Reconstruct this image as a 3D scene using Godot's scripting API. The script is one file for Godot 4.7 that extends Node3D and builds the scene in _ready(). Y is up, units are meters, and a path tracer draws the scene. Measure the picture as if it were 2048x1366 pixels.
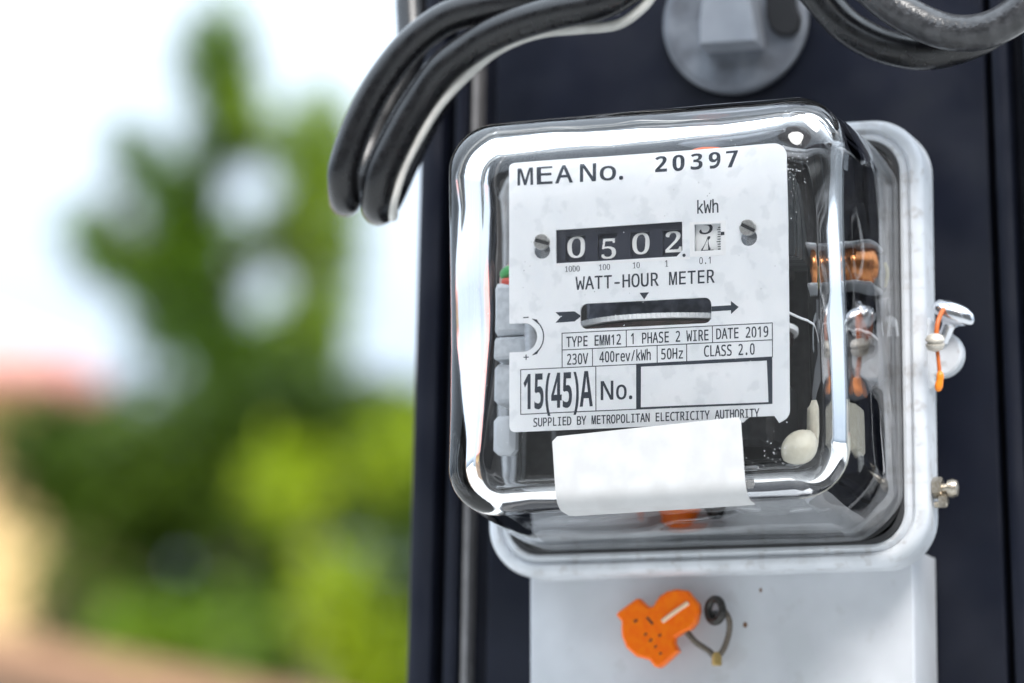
extends Node3D
# Small things are modelled in millimetres round the centre of the meter's dial, whose middle hangs HANG metres above the ground.
const MM := 0.001
const HANG := 1.85
const SANS := "Droid Sans"
const MONO := "Droid Sans Mono"
const SERIF := "Droid Serif"

var rng := RandomNumberGenerator.new()
var taken := {}
var fonts := {}


# ---------------------------------------------------------------- mesh builder
class Mb:
	var p := PackedVector3Array()

	func tri(a: Vector3, b: Vector3, c: Vector3) -> void:
		p.append(a); p.append(b); p.append(c)

	func quad(a: Vector3, b: Vector3, c: Vector3, d: Vector3) -> void:
		tri(a, b, c); tri(a, c, d)

	func orient(from: int) -> void:          # makes a closed piece face outwards
		var v := 0.0
		for i in range(from, p.size(), 3):
			v += p[i].dot(p[i + 1].cross(p[i + 2]))
		if v < 0.0:
			for i in range(from, p.size(), 3):
				var t := p[i + 1]
				p[i + 1] = p[i + 2]
				p[i + 2] = t

	func rings(rows: Array, looped := false, cap_first := true, cap_last := true) -> void:
		var from := p.size()
		var n: int = rows[0].size()
		var m: int = rows.size()
		for i in (m if looped else m - 1):
			var a: PackedVector3Array = rows[i]
			var b: PackedVector3Array = rows[(i + 1) % m]
			for j in n:
				var k := (j + 1) % n
				quad(a[j], a[k], b[k], b[j])
		if not looped:
			if cap_first:
				fan(rows[0], true)
			if cap_last:
				fan(rows[m - 1], false)
		orient(from)

	func fan(r: PackedVector3Array, flip: bool) -> void:
		var c := Vector3.ZERO
		for q in r:
			c += q
		c /= r.size()
		for j in r.size():
			var k := (j + 1) % r.size()
			if flip:
				tri(c, r[k], r[j])
			else:
				tri(c, r[j], r[k])

	func box(c: Vector3, s: Vector3, bevel := 0.0, turn := Basis.IDENTITY) -> void:
		var h := s / 2.0
		var e := minf(bevel, minf(h.x, minf(h.y, h.z)) * 0.9)
		var rows := []
		for q in [[-h.z, e], [-h.z + e, 0.0], [h.z - e, 0.0], [h.z, e]]:
			var r := PackedVector3Array()
			var x: float = h.x - q[1]
			var y: float = h.y - q[1]
			for k in [[1, -1, 0], [1, 1, 1], [-1, 1, 0], [-1, -1, 1]]:
				var first := Vector3(k[0] * (x if k[2] == 0 else x), k[1] * y, q[0])
				if e > 0.0:
					var u := Vector3(k[0] * (x - e), k[1] * y, q[0])
					var w := Vector3(k[0] * x, k[1] * (y - e), q[0])
					if k[2] == 0:
						r.append(c + turn * u); r.append(c + turn * w)
					else:
						r.append(c + turn * w); r.append(c + turn * u)
				else:
					r.append(c + turn * first)
			rows.append(r)
		if e == 0.0:
			rows = [rows[0], rows[3]]
		rings(rows)

	func lathe(at: Vector3, turn: Basis, prof: Array, seg := 32) -> void:   # profile of (radius, height along the turned y axis)
		var rows := []
		for q in prof:
			var r := PackedVector3Array()
			for j in seg:
				var a := TAU * j / seg
				r.append(at + turn * Vector3(cos(a) * q[0], q[1], sin(a) * q[0]))
			rows.append(r)
		rings(rows)

	func tube(path: PackedVector3Array, radius, seg := 20) -> void:
		var rows := []
		var up := Vector3.ZERO
		for i in path.size():
			var t := (path[mini(i + 1, path.size() - 1)] - path[maxi(i - 1, 0)]).normalized()
			if up == Vector3.ZERO:
				up = t.cross(Vector3(0.3, 0.2, 1)).normalized()
			up = (up - t * up.dot(t)).normalized()
			var side := t.cross(up)
			var rad: float = radius if radius is float else radius[mini(i, radius.size() - 1)]
			var r := PackedVector3Array()
			for j in seg:
				var a := TAU * j / seg
				r.append(path[i] + (up * cos(a) + side * sin(a)) * rad)
			rows.append(r)
		rings(rows)

	func prism(outer: PackedVector2Array, z0: float, z1: float, holes := [], bevel := 0.0) -> void:
		var from := p.size()
		if Geometry2D.is_polygon_clockwise(outer):
			outer.reverse()
		var flat := outer
		for hole in holes:
			var h: PackedVector2Array = hole
			if not Geometry2D.is_polygon_clockwise(h):
				h.reverse()
			flat = bridge(flat, h)
		var inset := flat
		if bevel > 0.0 and holes.is_empty():
			inset = PackedVector2Array()
			for i in flat.size():
				var a := (flat[i] - flat[i - 1]).normalized()
				var b := (flat[(i + 1) % flat.size()] - flat[i]).normalized()
				var nrm := (Vector2(-a.y, a.x) + Vector2(-b.y, b.x)).normalized()
				inset.append(flat[i] + nrm * bevel)
		else:
			bevel = 0.0
		var t := Geometry2D.triangulate_polygon(inset)
		if t.is_empty():
			push_warning("could not triangulate")
		for i in range(0, t.size(), 3):
			var a := inset[t[i]]
			var b := inset[t[i + 1]]
			var c := inset[t[i + 2]]
			if (b - a).cross(c - a) < 0.0:
				var s := b
				b = c
				c = s
			tri(Vector3(a.x, a.y, z1), Vector3(b.x, b.y, z1), Vector3(c.x, c.y, z1))
			tri(Vector3(a.x, a.y, z0), Vector3(c.x, c.y, z0), Vector3(b.x, b.y, z0))
		wall(outer, z0, z1 - bevel)
		if bevel > 0.0:
			for i in outer.size():
				var k := (i + 1) % outer.size()
				quad(Vector3(outer[i].x, outer[i].y, z1 - bevel), Vector3(outer[k].x, outer[k].y, z1 - bevel), Vector3(inset[k].x, inset[k].y, z1), Vector3(inset[i].x, inset[i].y, z1))
		for hole in holes:
			wall(hole, z0, z1)
		orient(from)

	func wall(o: PackedVector2Array, z0: float, z1: float) -> void:
		for i in o.size():
			var k := (i + 1) % o.size()
			quad(Vector3(o[i].x, o[i].y, z0), Vector3(o[k].x, o[k].y, z0), Vector3(o[k].x, o[k].y, z1), Vector3(o[i].x, o[i].y, z1))

	func bridge(o: PackedVector2Array, h: PackedVector2Array) -> PackedVector2Array:
		var best := INF
		var bi := 0
		var bj := 0
		for i in o.size():
			for j in h.size():
				var d := o[i].distance_squared_to(h[j])
				if d >= best:
					continue
				var mid := [o, h]
				var clear := true
				for poly in mid:
					for k in poly.size():
						var a: Vector2 = poly[k]
						var b: Vector2 = poly[(k + 1) % poly.size()]
						if a.is_equal_approx(o[i]) or b.is_equal_approx(o[i]) or a.is_equal_approx(h[j]) or b.is_equal_approx(h[j]):
							continue
						if Geometry2D.segment_intersects_segment(o[i], h[j], a, b) != null:
							clear = false
				if clear:
					best = d
					bi = i
					bj = j
		var r := PackedVector2Array()
		for i in bi + 1:
			r.append(o[i])
		for j in h.size() + 1:
			r.append(h[(bj + j) % h.size()])
		for i in range(bi, o.size()):
			r.append(o[i])
		return r

	func mesh(crease := 40.0, scale := 0.001) -> ArrayMesh:
		var count := p.size() / 3
		var nrm := PackedVector3Array()
		nrm.resize(count)
		var at := {}
		for f in count:
			nrm[f] = (p[f * 3 + 1] - p[f * 3]).cross(p[f * 3 + 2] - p[f * 3])
			for k in 3:
				var key := Vector3i((p[f * 3 + k] * 2000.0).round())
				if not at.has(key):
					at[key] = PackedInt32Array()
				at[key].append(f)
		var limit := cos(deg_to_rad(crease))
		var v := PackedVector3Array()
		var n := PackedVector3Array()
		for f in count:
			var own := nrm[f].normalized()
			for k in [0, 2, 1]:
				var q := p[f * 3 + k]
				var s := Vector3.ZERO
				for g in at[Vector3i((q * 2000.0).round())]:
					if nrm[g].normalized().dot(own) >= limit:
						s += nrm[g]
				v.append(q * scale)
				n.append(s.normalized() if s.length_squared() > 0.0 else Vector3.UP)
		var arrays := []
		arrays.resize(Mesh.ARRAY_MAX)
		arrays[Mesh.ARRAY_VERTEX] = v
		arrays[Mesh.ARRAY_NORMAL] = n
		var m := ArrayMesh.new()
		m.add_surface_from_arrays(Mesh.PRIMITIVE_TRIANGLES, arrays)
		return m


# ---------------------------------------------------------------- scene helpers
func numbered(called: String) -> String:
	var n: int = taken.get(called, 0)
	taken[called] = n + 1
	return called if n == 0 else "%s_%03d" % [called, n]


func thing(called: String, label: String, category: String, at: Vector3, group := "") -> Node3D:
	var o := Node3D.new()
	o.name = numbered(called)
	add_child(o, true)
	o.position = at
	tag(o, label, category, group)
	return o


func tag(o: Node3D, label: String, category: String, group := "") -> void:
	o.set_meta("label", label)
	o.set_meta("category", category)
	if group:
		o.set_meta("group", group)


func part(called: String, m: Mesh, material: Material, parent: Node, label := "") -> MeshInstance3D:
	var o := MeshInstance3D.new()
	o.mesh = m
	o.material_override = material
	var n := 0
	var name_ := called
	while parent.has_node(NodePath(name_)):
		n += 1
		name_ = "%s_%03d" % [called, n]
	o.name = name_
	parent.add_child(o, true)
	if label:
		o.set_meta("label", label)
	return o


func lin(r: float, g: float, b: float) -> Color:
	return Color(r, g, b).linear_to_srgb()


func noise_texture(a: Color, b: Color, freq: float, seed_: int, side := 256, octaves := 4, ridge := 0.0) -> NoiseTexture2D:
	var n := FastNoiseLite.new()
	n.seed = seed_
	n.frequency = freq
	n.fractal_octaves = octaves
	var g := Gradient.new()
	if ridge > 0.0:                                  # mostly a, with spots of b
		g.set_color(0, a); g.set_color(1, b)
		g.set_offset(0, ridge); g.set_offset(1, minf(1.0, ridge + 0.12))
	else:
		g.set_color(0, a); g.set_color(1, b)
		g.set_offset(0, 0.25); g.set_offset(1, 0.75)
	var t := NoiseTexture2D.new()
	t.width = side
	t.height = side
	t.seamless = true
	t.noise = n
	t.color_ramp = g
	return t


func surface(r: float, g: float, b: float, rough: float, metal := 0.0) -> StandardMaterial3D:
	var m := StandardMaterial3D.new()
	m.albedo_color = lin(r, g, b)
	m.roughness = rough
	m.metallic = metal
	return m


# colour that wanders between two tones; size is the width in metres that the pattern repeats over
func mottled(a: Color, b: Color, rough: float, size: float, freq := 0.02, metal := 0.0, bump := 0.0, seed_ := 3) -> StandardMaterial3D:
	var m := StandardMaterial3D.new()
	m.albedo_texture = noise_texture(a.linear_to_srgb(), b.linear_to_srgb(), freq, seed_)
	m.roughness = rough
	m.metallic = metal
	m.uv1_triplanar = true
	m.uv1_scale = Vector3.ONE / size
	if bump > 0.0:
		m.heightmap_enabled = true
		m.heightmap_texture = noise_texture(Color.BLACK, Color.WHITE, freq * 2.0, seed_ + 7)
		m.heightmap_scale = bump
	return m


# patches of dirt, each with an outline of its own
func grime(m: StandardMaterial3D, c: Color, strength: float, from: float, seed_: int) -> void:
	var k := c.linear_to_srgb()
	m.detail_enabled = true
	m.detail_blend_mode = BaseMaterial3D.BLEND_MODE_MIX
	m.detail_uv_layer = BaseMaterial3D.DETAIL_UV_1
	m.detail_albedo = noise_texture(Color(k, 0.0), Color(k, strength), 0.03, seed_, 256, 5, from)


func font(family: String, weight: int) -> SystemFont:
	var key := family + str(weight)
	if not fonts.has(key):
		var f := SystemFont.new()
		f.font_names = PackedStringArray([family])
		f.font_weight = weight
		fonts[key] = f
	return fonts[key]


func glyphs(s: String, f: Font) -> TextMesh:
	var t := TextMesh.new()
	t.font = f
	t.text = s
	t.font_size = 96
	t.pixel_size = 0.01
	t.depth = 0.05
	t.curve_step = 1.0
	return t


# Lettering printed on a plane or, with bend > 0, round a drum of that radius. boxes = [[left, right, text], ...] in mm.
func print_on(parent: Node, material: Material, family: String, weight: int, base: float, cap: float, z: float, boxes: Array, bend := 0.0, middle := 0.0, thick := 0.1, fat := 0.0) -> MeshInstance3D:
	var f := font(family, weight)
	var high := glyphs("H", f).get_aabb()
	var st := SurfaceTool.new()
	st.begin(Mesh.PRIMITIVE_TRIANGLES)
	for q in boxes:
		var t := glyphs(q[2], f)
		var bb := t.get_aabb()
		var sx: float = (q[1] - q[0]) / bb.size.x
		var sy := cap / high.size.y
		var arrays := t.surface_get_arrays(0)
		var pos: PackedVector3Array = arrays[Mesh.ARRAY_VERTEX]
		for i in pos.size():
			var y := base + (pos[i].y - high.position.y) * sy
			var w := z + pos[i].z * thick / bb.size.z
			if bend > 0.0:
				var a := (y - middle) / bend
				y = middle + (bend + w - z) * sin(a)
				w = z - bend + (bend + w - z) * cos(a)
			pos[i] = Vector3(q[0] + (pos[i].x - bb.position.x) * sx, y, w) * MM
		arrays[Mesh.ARRAY_VERTEX] = pos
		arrays[Mesh.ARRAY_TANGENT] = null
		var steps := [Vector3.ZERO]
		if fat > 0.0:
			steps = [Vector3(fat, fat * 0.6, 0.004), Vector3(-fat, fat * 0.6, 0.0), Vector3(fat, -fat * 0.6, 0.008), Vector3(-fat, -fat * 0.6, 0.012)]
		var am := ArrayMesh.new()
		am.add_surface_from_arrays(Mesh.PRIMITIVE_TRIANGLES, arrays)
		for step in steps:
			st.append_from(am, 0, Transform3D(Basis.IDENTITY, step * MM))
	return part("lettering", st.commit(), material, parent)


func arc(cx: float, cy: float, r: float, from: float, to: float, seg: int) -> PackedVector2Array:
	var o := PackedVector2Array()
	for i in seg + 1:
		var a := deg_to_rad(lerpf(from, to, float(i) / seg))
		o.append(Vector2(cx + cos(a) * r, cy + sin(a) * r))
	return o


func round_rect(x0: float, x1: float, y0: float, y1: float, r: float, seg := 6) -> PackedVector2Array:
	var o := PackedVector2Array()
	for q in [[x1 - r, y0 + r, -90.0], [x1 - r, y1 - r, 0.0], [x0 + r, y1 - r, 90.0], [x0 + r, y0 + r, 180.0]]:
		o.append_array(arc(q[0], q[1], r, q[2], q[2] + 90.0, seg))
	return o


# a ring of points round a rounded rectangle, its sides divided too
func ring(hw: float, hh: float, r: float, cy: float, z: float, seg := 10, side := 8) -> PackedVector3Array:
	var o := PackedVector3Array()
	var c := [Vector2(hw - r, -hh + r), Vector2(hw - r, hh - r), Vector2(-hw + r, hh - r), Vector2(-hw + r, -hh + r)]
	for k in 4:
		for i in seg + 1:
			var a := deg_to_rad(-90.0 + 90.0 * k + 90.0 * i / seg)
			o.append(Vector3(c[k].x + cos(a) * r, c[k].y + sin(a) * r + cy, z))
		var last := o[o.size() - 1]
		var a2 := deg_to_rad(90.0 * k)
		var next: Vector2 = c[(k + 1) % 4] + Vector2(cos(a2), sin(a2)) * r
		for i in range(1, side):
			o.append(last.lerp(Vector3(next.x, next.y + cy, z), float(i) / side))
	return o


func smooth_path(ctrl: Array, per := 6) -> PackedVector3Array:
	var o := PackedVector3Array()
	for i in ctrl.size() - 1:
		var a: Vector3 = ctrl[maxi(i - 1, 0)]
		var b: Vector3 = ctrl[i]
		var c: Vector3 = ctrl[i + 1]
		var d: Vector3 = ctrl[mini(i + 2, ctrl.size() - 1)]
		for k in per:
			o.append(b.cubic_interpolate(c, a, d, float(k) / per))
	o.append(ctrl[ctrl.size() - 1])
	return o


# ---------------------------------------------------------------- main
func _ready() -> void:
	rng.seed = 12
	# camera
	var cam := Camera3D.new()
	cam.name = "camera"
	add_child(cam)
	var lens := CameraAttributesPhysical.new()
	lens.frustum_focal_length = 140.6
	lens.exposure_aperture = 7.0
	lens.frustum_focus_distance = 1.183
	cam.attributes = lens
	cam.fov = 9.757
	cam.near = 0.05
	cam.far = 2000.0
	cam.position = Vector3(0.32484, HANG - 0.19563, 1.11708)
	cam.rotation = Vector3(deg_to_rad(8.7031), deg_to_rad(18.0297), 0.0)
	# sky and sun: a bright overcast day, the sun a broad soft glow high in front on the right
	var sky_m := ProceduralSkyMaterial.new()
	sky_m.sky_top_color = Color(1.05, 1.11, 1.17)
	sky_m.sky_horizon_color = lin(0.08, 0.11, 0.15)
	sky_m.sky_curve = 0.4
	sky_m.ground_bottom_color = lin(0.2, 0.19, 0.17)
	sky_m.ground_horizon_color = lin(0.4, 0.4, 0.4)
	sky_m.energy_multiplier = 1.0
	var sky := Sky.new()
	sky.sky_material = sky_m
	var env := Environment.new()
	env.background_mode = Environment.BG_SKY
	env.sky = sky
	env.tonemap_mode = Environment.TONE_MAPPER_LINEAR
	env.tonemap_exposure = 3.05
	env.sdfgi_enabled = true
	env.ssao_enabled = true
	env.ssil_enabled = true
	var we := WorldEnvironment.new()
	we.name = "world"
	we.environment = env
	add_child(we)
	var sun := DirectionalLight3D.new()
	sun.name = "sun"
	sun.light_color = Color(1.0, 0.99, 0.98)
	sun.light_energy = 0.42
	sun.light_angular_distance = 25.0
	sun.shadow_enabled = true
	add_child(sun)
	sun.look_at_from_position(Vector3(2.2, 5.0, 4.0), Vector3.ZERO)

	setting()
	post()
	meter()
	cables()
	seals()
	background()


# ---------------------------------------------------------------- setting
func setting() -> void:
	var g := Mb.new()
	g.box(Vector3(0, -0.5, 0), Vector3(1600, 1, 1600))
	var m := mottled(Color(0.38, 0.375, 0.36), Color(0.46, 0.455, 0.44), 0.9, 3.0, 0.02)
	var o := part("ground", g.mesh(40, 1.0), m, self)
	o.set_meta("kind", "structure")
	o.set_meta("label", "pale concrete yard under the post and the trees")
	o.set_meta("category", "ground")


# the post widens a little downwards, as poured or rolled poles do
func tapered(b: Mb) -> Mb:
	for i in b.p.size():
		var q := b.p[i]
		b.p[i] = Vector3(-4.0 + (q.x + 4.0) * (1.0 - 0.00022 * clampf(q.y, -600.0, 900.0)), q.y, q.z)
	return b


func bar(x0: float, x1: float, z0: float, z1: float, bevel: float) -> Mb:
	var b := Mb.new()
	var top := 900.0
	var bottom := -HANG * 1000.0
	var rows := []
	for k in 45:
		var y := lerpf(bottom, top, k / 44.0)
		rows.append(PackedVector3Array([
			Vector3(x0, y, z0), Vector3(x1, y, z0), Vector3(x1, y, (z0 + z1) / 2), Vector3(x1, y, z1 - bevel), Vector3(x1 - bevel * 0.3, y, z1 - bevel * 0.3), Vector3(x1 - bevel, y, z1), Vector3((x0 + x1) / 2, y, z1),
			Vector3(x0 + bevel, y, z1), Vector3(x0 + bevel * 0.3, y, z1 - bevel * 0.3), Vector3(x0, y, z1 - bevel), Vector3(x0, y, (z0 + z1) / 2)]))
	b.rings(rows)
	return tapered(b)


func post() -> void:
	var navy := mottled(Color(0.005, 0.0065, 0.013), Color(0.0125, 0.0145, 0.024), 0.42, 0.25, 0.008)
	navy.roughness_texture = noise_texture(Color(0.55, 0.55, 0.55), Color(1, 1, 1), 0.02, 17)
	navy.roughness = 0.5
	navy.metallic_specular = 0.34
	var trim := mottled(Color(0.2, 0.195, 0.2), Color(0.26, 0.255, 0.26), 0.6, 0.05)
	var t := thing("steel_post", "dark navy painted post with ribbed edges behind the meter", "post", Vector3(0, HANG, 0))
	part("post_body", bar(-108, 106, -290, -134, 4).mesh(), navy, t)
	part("face_panel", bar(-86.8, 82, -134.5, -125, 1.5).mesh(), navy, t)
	part("edge_rib", bar(-113.2, -104.2, -292, -122, 3).mesh(), navy, t)
	part("edge_rib", bar(-100.8, -96.4, -134.5, -123, 1.5).mesh(), navy, t)
	part("trim_strip", bar(-95.6, -93.6, -134.5, -126, 0.5).mesh(), trim, t, "thin pale grey trim strip")
	part("edge_rib", bar(84.3, 90.4, -134.5, -122, 2.2).mesh(), navy, t)
	part("edge_rib", bar(94.4, 109, -292, -122, 3).mesh(), navy, t)

	# the bolt and its big washer above the meter
	var zinc := mottled(Color(0.15, 0.16, 0.185), Color(0.26, 0.28, 0.315), 0.4, 0.1, 0.02, 0.5)
	var w := thing("bolt_washer", "big round galvanised washer with a square bolt head above the meter", "washer", Vector3(0, HANG, 0))
	var d := Mb.new()
	d.lathe(Vector3(-1.6, 106.6, -125), Basis(Vector3.RIGHT, PI / 2), [[23.0, 0.0], [24.5, 0.8], [24.5, 3.0], [23.2, 4.2], [21.5, 4.4], [9.0, 4.0]], 64)
	part("washer_plate", d.mesh(), zinc, w)
	var n := Mb.new()
	n.prism(PackedVector2Array([Vector2(-10.8, 96.0), Vector2(8.6, 96.0), Vector2(8.6, 98.6), Vector2(6.2, 118.0), Vector2(-8.6, 118.0), Vector2(-10.8, 104.0)]), -121.0, -109.5, [], 1.2)
	part("bolt_head", n.mesh(), mottled(Color(0.3, 0.32, 0.36), Color(0.37, 0.39, 0.43), 0.5, 0.1, 0.012, 0.2), w)
	var c := Mb.new()
	c.prism(PackedVector2Array([Vector2(9.6, 116), Vector2(9.9, 106), Vector2(11.2, 102), Vector2(14, 99.8), Vector2(18, 99.4), Vector2(20.6, 101.5), Vector2(21.2, 105), Vector2(19.6, 109), Vector2(18.6, 116)]), -121.2, -117.8, [], 0.7)
	part("rubber_wedge", c.mesh(), surface(0.006, 0.006, 0.008, 0.5), w, "black rubber wedge beside the bolt head")


# ---------------------------------------------------------------- the meter
func meter() -> void:
	var t := thing("electricity_meter", "glass covered electricity meter with white dial plate and grey base", "electricity meter", Vector3(0, HANG, 0))
	var grey := mottled(Color(0.54, 0.56, 0.59), Color(0.63, 0.65, 0.68), 0.42, 0.06, 0.015)
	grime(grey, Color(0.16, 0.10, 0.055), 0.3, 0.68, 21)
	meter_base(t, grey)
	meter_inside(t)
	dial(t)
	counter(t)
	glass_cover(t)
	paper_label(t)


func meter_base(t: Node3D, grey: Material) -> void:
	var rows := []
	# (inset, z) round the cast base: back, outer wall, rounded front bead, groove, second bead, inner wall
	for q in [[3.0, -92.0], [0.8, -91.0], [0.0, -88.0], [0.0, -76.0], [0.5, -73.2], [1.8, -71.6], [3.4, -71.4], [4.2, -72.2], [4.5, -73.0], [4.9, -72.4], [5.8, -71.4], [6.8, -71.6], [7.3, -72.6], [7.4, -86.0]]:
		rows.append(ring(70.4 - q[0], 69.6 - q[0], 16.0 - q[0] * 0.8, -9.5, q[1], 12, 4))
	var b := Mb.new()
	b.rings(rows, false, true, true)
	var base := part("base", b.mesh(50), grey, t, "pale grey cast base with a double rim")
	# ear on the right that carries the sealing screw
	var e := Mb.new()
	e.lathe(Vector3(73.6, -13.4, -84), Basis(Vector3.RIGHT, PI / 2), [[6.4, 0.0], [7.2, 0.8], [7.2, 5.6], [6.5, 6.3], [4.0, 6.3]], 40)
	e.box(Vector3(69.2, -13.4, -80.2), Vector3(6, 22, 7.2), 1.2)
	part("ear", e.mesh(28), grey, base)
	# gasket between base and glass
	var gk := []
	for q in [[6.9, -71.9], [7.0, -70.6], [8.4, -70.4], [8.8, -72.0]]:
		gk.append(ring(70.4 - q[0], 69.6 - q[0], 16.0 - q[0] * 0.75, -9.5, q[1], 10, 4))
	var gm := Mb.new()
	gm.rings(gk, true)
	part("gasket", gm.mesh(), surface(0.02, 0.02, 0.022, 0.6), base)
	# terminal cover under the base
	var cover_m := mottled(Color(0.55, 0.565, 0.595), Color(0.61, 0.625, 0.655), 0.38, 0.12, 0.012)
	grime(cover_m, Color(0.2, 0.17, 0.14), 0.1, 0.70, 33)
	var c := Mb.new()
	var o := PackedVector2Array([Vector2(-62.8, -150), Vector2(61.8, -150), Vector2(61.8, -72), Vector2(-62.8, -72)])
	c.prism(o, -123.5, -91.8, [], 1.2)
	var cover := part("terminal_cover", c.mesh(), cover_m, t, "pale grey terminal cover under the glass")
	var rust := surface(0.16, 0.07, 0.025, 0.9)
	for q in [[13.0, -83.4, 0.45, 0.7], [7.9, -94.1, 0.7, 0.9], [-19.5, -84.8, 0.5, 0.6]]:
		var s := Mb.new()
		s.prism(arc(q[0], q[1], 1.0, 0, 330, 11), -91.9, -91.75)
		for i in s.p.size():
			var v := s.p[i]
			s.p[i] = Vector3(q[0] + (v.x - q[0]) * q[2], q[1] + (v.y - q[1]) * q[3], v.z)
		part("rust_spot", s.mesh(), rust, cover)
	# sealing screw of the terminal cover: dark eyelet screw
	var dark := mottled(Color(0.035, 0.034, 0.032), Color(0.08, 0.075, 0.07), 0.35, 0.01, 0.03, 0.8)
	var eye := Mb.new()
	var loop := PackedVector3Array()
	for i in 37:
		var a := TAU * i / 36.0
		loop.append(Vector3(0.2 + cos(a) * 2.7, -90.0 + sin(a) * 3.5, -84.5 + cos(a) * 1.4))
	eye.tube(loop, 1.25, 12)
	eye.tube(smooth_path([Vector3(-1.6, -91.6, -86), Vector3(-1.2, -91.0, -89.0), Vector3(-1.0, -91.0, -93.0)]), 1.5, 12)
	part("eyelet_screw", eye.mesh(60), dark, cover, "dark steel eyelet screw beside the orange tag")
	# chrome wing screw on the ear
	var chrome := surface(0.62, 0.63, 0.66, 0.16, 1.0)
	var k1 := Mb.new()
	var ax := Basis(Quaternion(Vector3.UP, Vector3(0.42, 0.86, 0.22).normalized()))
	k1.lathe(Vector3(76.2, -7.4, -76.5), ax * Basis.from_scale(Vector3(1.0, 1.0, 0.62)), [[2.0, -3.0], [2.0, 2.0], [3.2, 3.6], [6.2, 4.8], [7.0, 5.8], [6.9, 7.0], [5.8, 8.6], [3.6, 9.6], [1.2, 9.9]], 40)
	part("wing_screw", k1.mesh(60), chrome, t, "shiny chrome knob screw on the base's right ear")
	# brass bolts low on the right of the base
	var brass := mottled(Color(0.36, 0.31, 0.24), Color(0.5, 0.46, 0.4), 0.34, 0.01, 0.03, 0.9)
	var bolt := Mb.new()
	var along := Basis(Vector3.FORWARD, PI / 2)
	bolt.lathe(Vector3(70.6, -54.6, -81), along, [[3.2, 0.0], [3.4, 0.4], [3.4, 2.4], [3.0, 2.9]], 6)
	bolt.lathe(Vector3(73.4, -54.9, -81), along, [[1.6, 0.0], [1.6, 1.6], [2.6, 1.8], [2.9, 3.2], [2.4, 4.6], [1.0, 5.0]], 20)
	var bo := part("clamp_bolt", bolt.mesh(35), brass, t, "dull brass bolt low on the base's right side")
	var nut := Mb.new()
	nut.lathe(Vector3(72.6, -58.6, -80), along, [[1.9, 0.0], [2.1, 0.4], [2.1, 2.2], [1.6, 2.6]], 6)
	nut.lathe(Vector3(71.0, -59.8, -80.5), along, [[1.0, 0.0], [1.0, 3.4], [0.6, 3.9]], 14)
	part("nut", nut.mesh(35), brass, bo)


# outer and inner skin of the pressed glass: (inset, z) and the corner radius that goes with it
func glass_profile(depth: float, r: float) -> Array:
	var prof := [[depth, -74.0]]
	var zc := -depth - r
	for i in range(1, 9):
		prof.append([depth, lerpf(-74.0, zc, i / 9.0)])
	for i in 15:
		var a := PI / 2 * i / 14.0
		prof.append([depth + r * (1.0 - cos(a)), zc + r * sin(a)])
	return prof


func glass_rows(depth: float, r: float) -> Array:
	var rows := []
	var prof := glass_profile(depth, r)
	for q in prof:
		var f := clampf((q[1] + 74.0) / 70.0, 0.0, 1.0)       # the walls lean in a little towards the front, the bottom one most
		rows.append(ring(lerpf(63.4, 61.3, f) - q[0], lerpf(62.4, 60.0, f) - q[0], maxf(15.0 - q[0] * 0.62, 3.0), lerpf(-9.6, -5.8, f), q[1], 12, 10))
	var last: float = prof[prof.size() - 1][0]
	for k in [0.93, 0.84, 0.72, 0.58, 0.42, 0.26, 0.1]:
		rows.append(ring((61.3 - last) * k, (60.0 - last) * k, maxf(15.0 - last * 0.62, 3.0) * k, -5.8, -depth, 12, 10))
	return rows


# the cover sits a degree askew on its base
func askew(q: Vector3) -> Vector3:
	var a := deg_to_rad(1.1) * clampf((q.z + 74.0) / 70.0, 0.0, 1.0)
	var d := Vector2(q.x, q.y + 5.8).rotated(a)
	return Vector3(d.x, d.y - 5.8, q.z)


func glass_skin(depth: float) -> Array:
	var more := 0.8 if depth > 0.0 else 0.0          # the inside is rounder than the outside: the edges are thick
	var tight := glass_rows(depth, 5.4 + more)        # edge at the bottom and right
	var wide := glass_rows(depth, 12.5 + more)        # edge at the top and left
	var wave := FastNoiseLite.new()
	wave.seed = 5 + int(depth)
	wave.frequency = 0.03
	wave.fractal_octaves = 2
	var amp := 0.26 if depth > 0.0 else 0.14
	for i in tight.size():
		var row: PackedVector3Array = tight[i]
		var row2: PackedVector3Array = wide[i]
		for j in row.size():
			var u := row[j].x / 61.3
			var v := (row[j].y + 5.8) / 60.0
			var q := row[j].lerp(row2[j], smoothstep(0.0, 1.0, clampf(0.4 - 0.6 * u + 0.9 * v, 0.0, 1.0)))
			var w := wave.get_noise_3dv(q) * amp * clampf((q.z + 74.0) / 8.0, 0.0, 1.0)
			var out := Vector3(u, v, 0.0) if i < 10 else Vector3(u * 0.7, v * 0.7, 0.8)
			row[j] = askew(q + out * w * 2.0 * (0.35 if i > 23 else 1.0))
		tight[i] = row
	return tight


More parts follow.
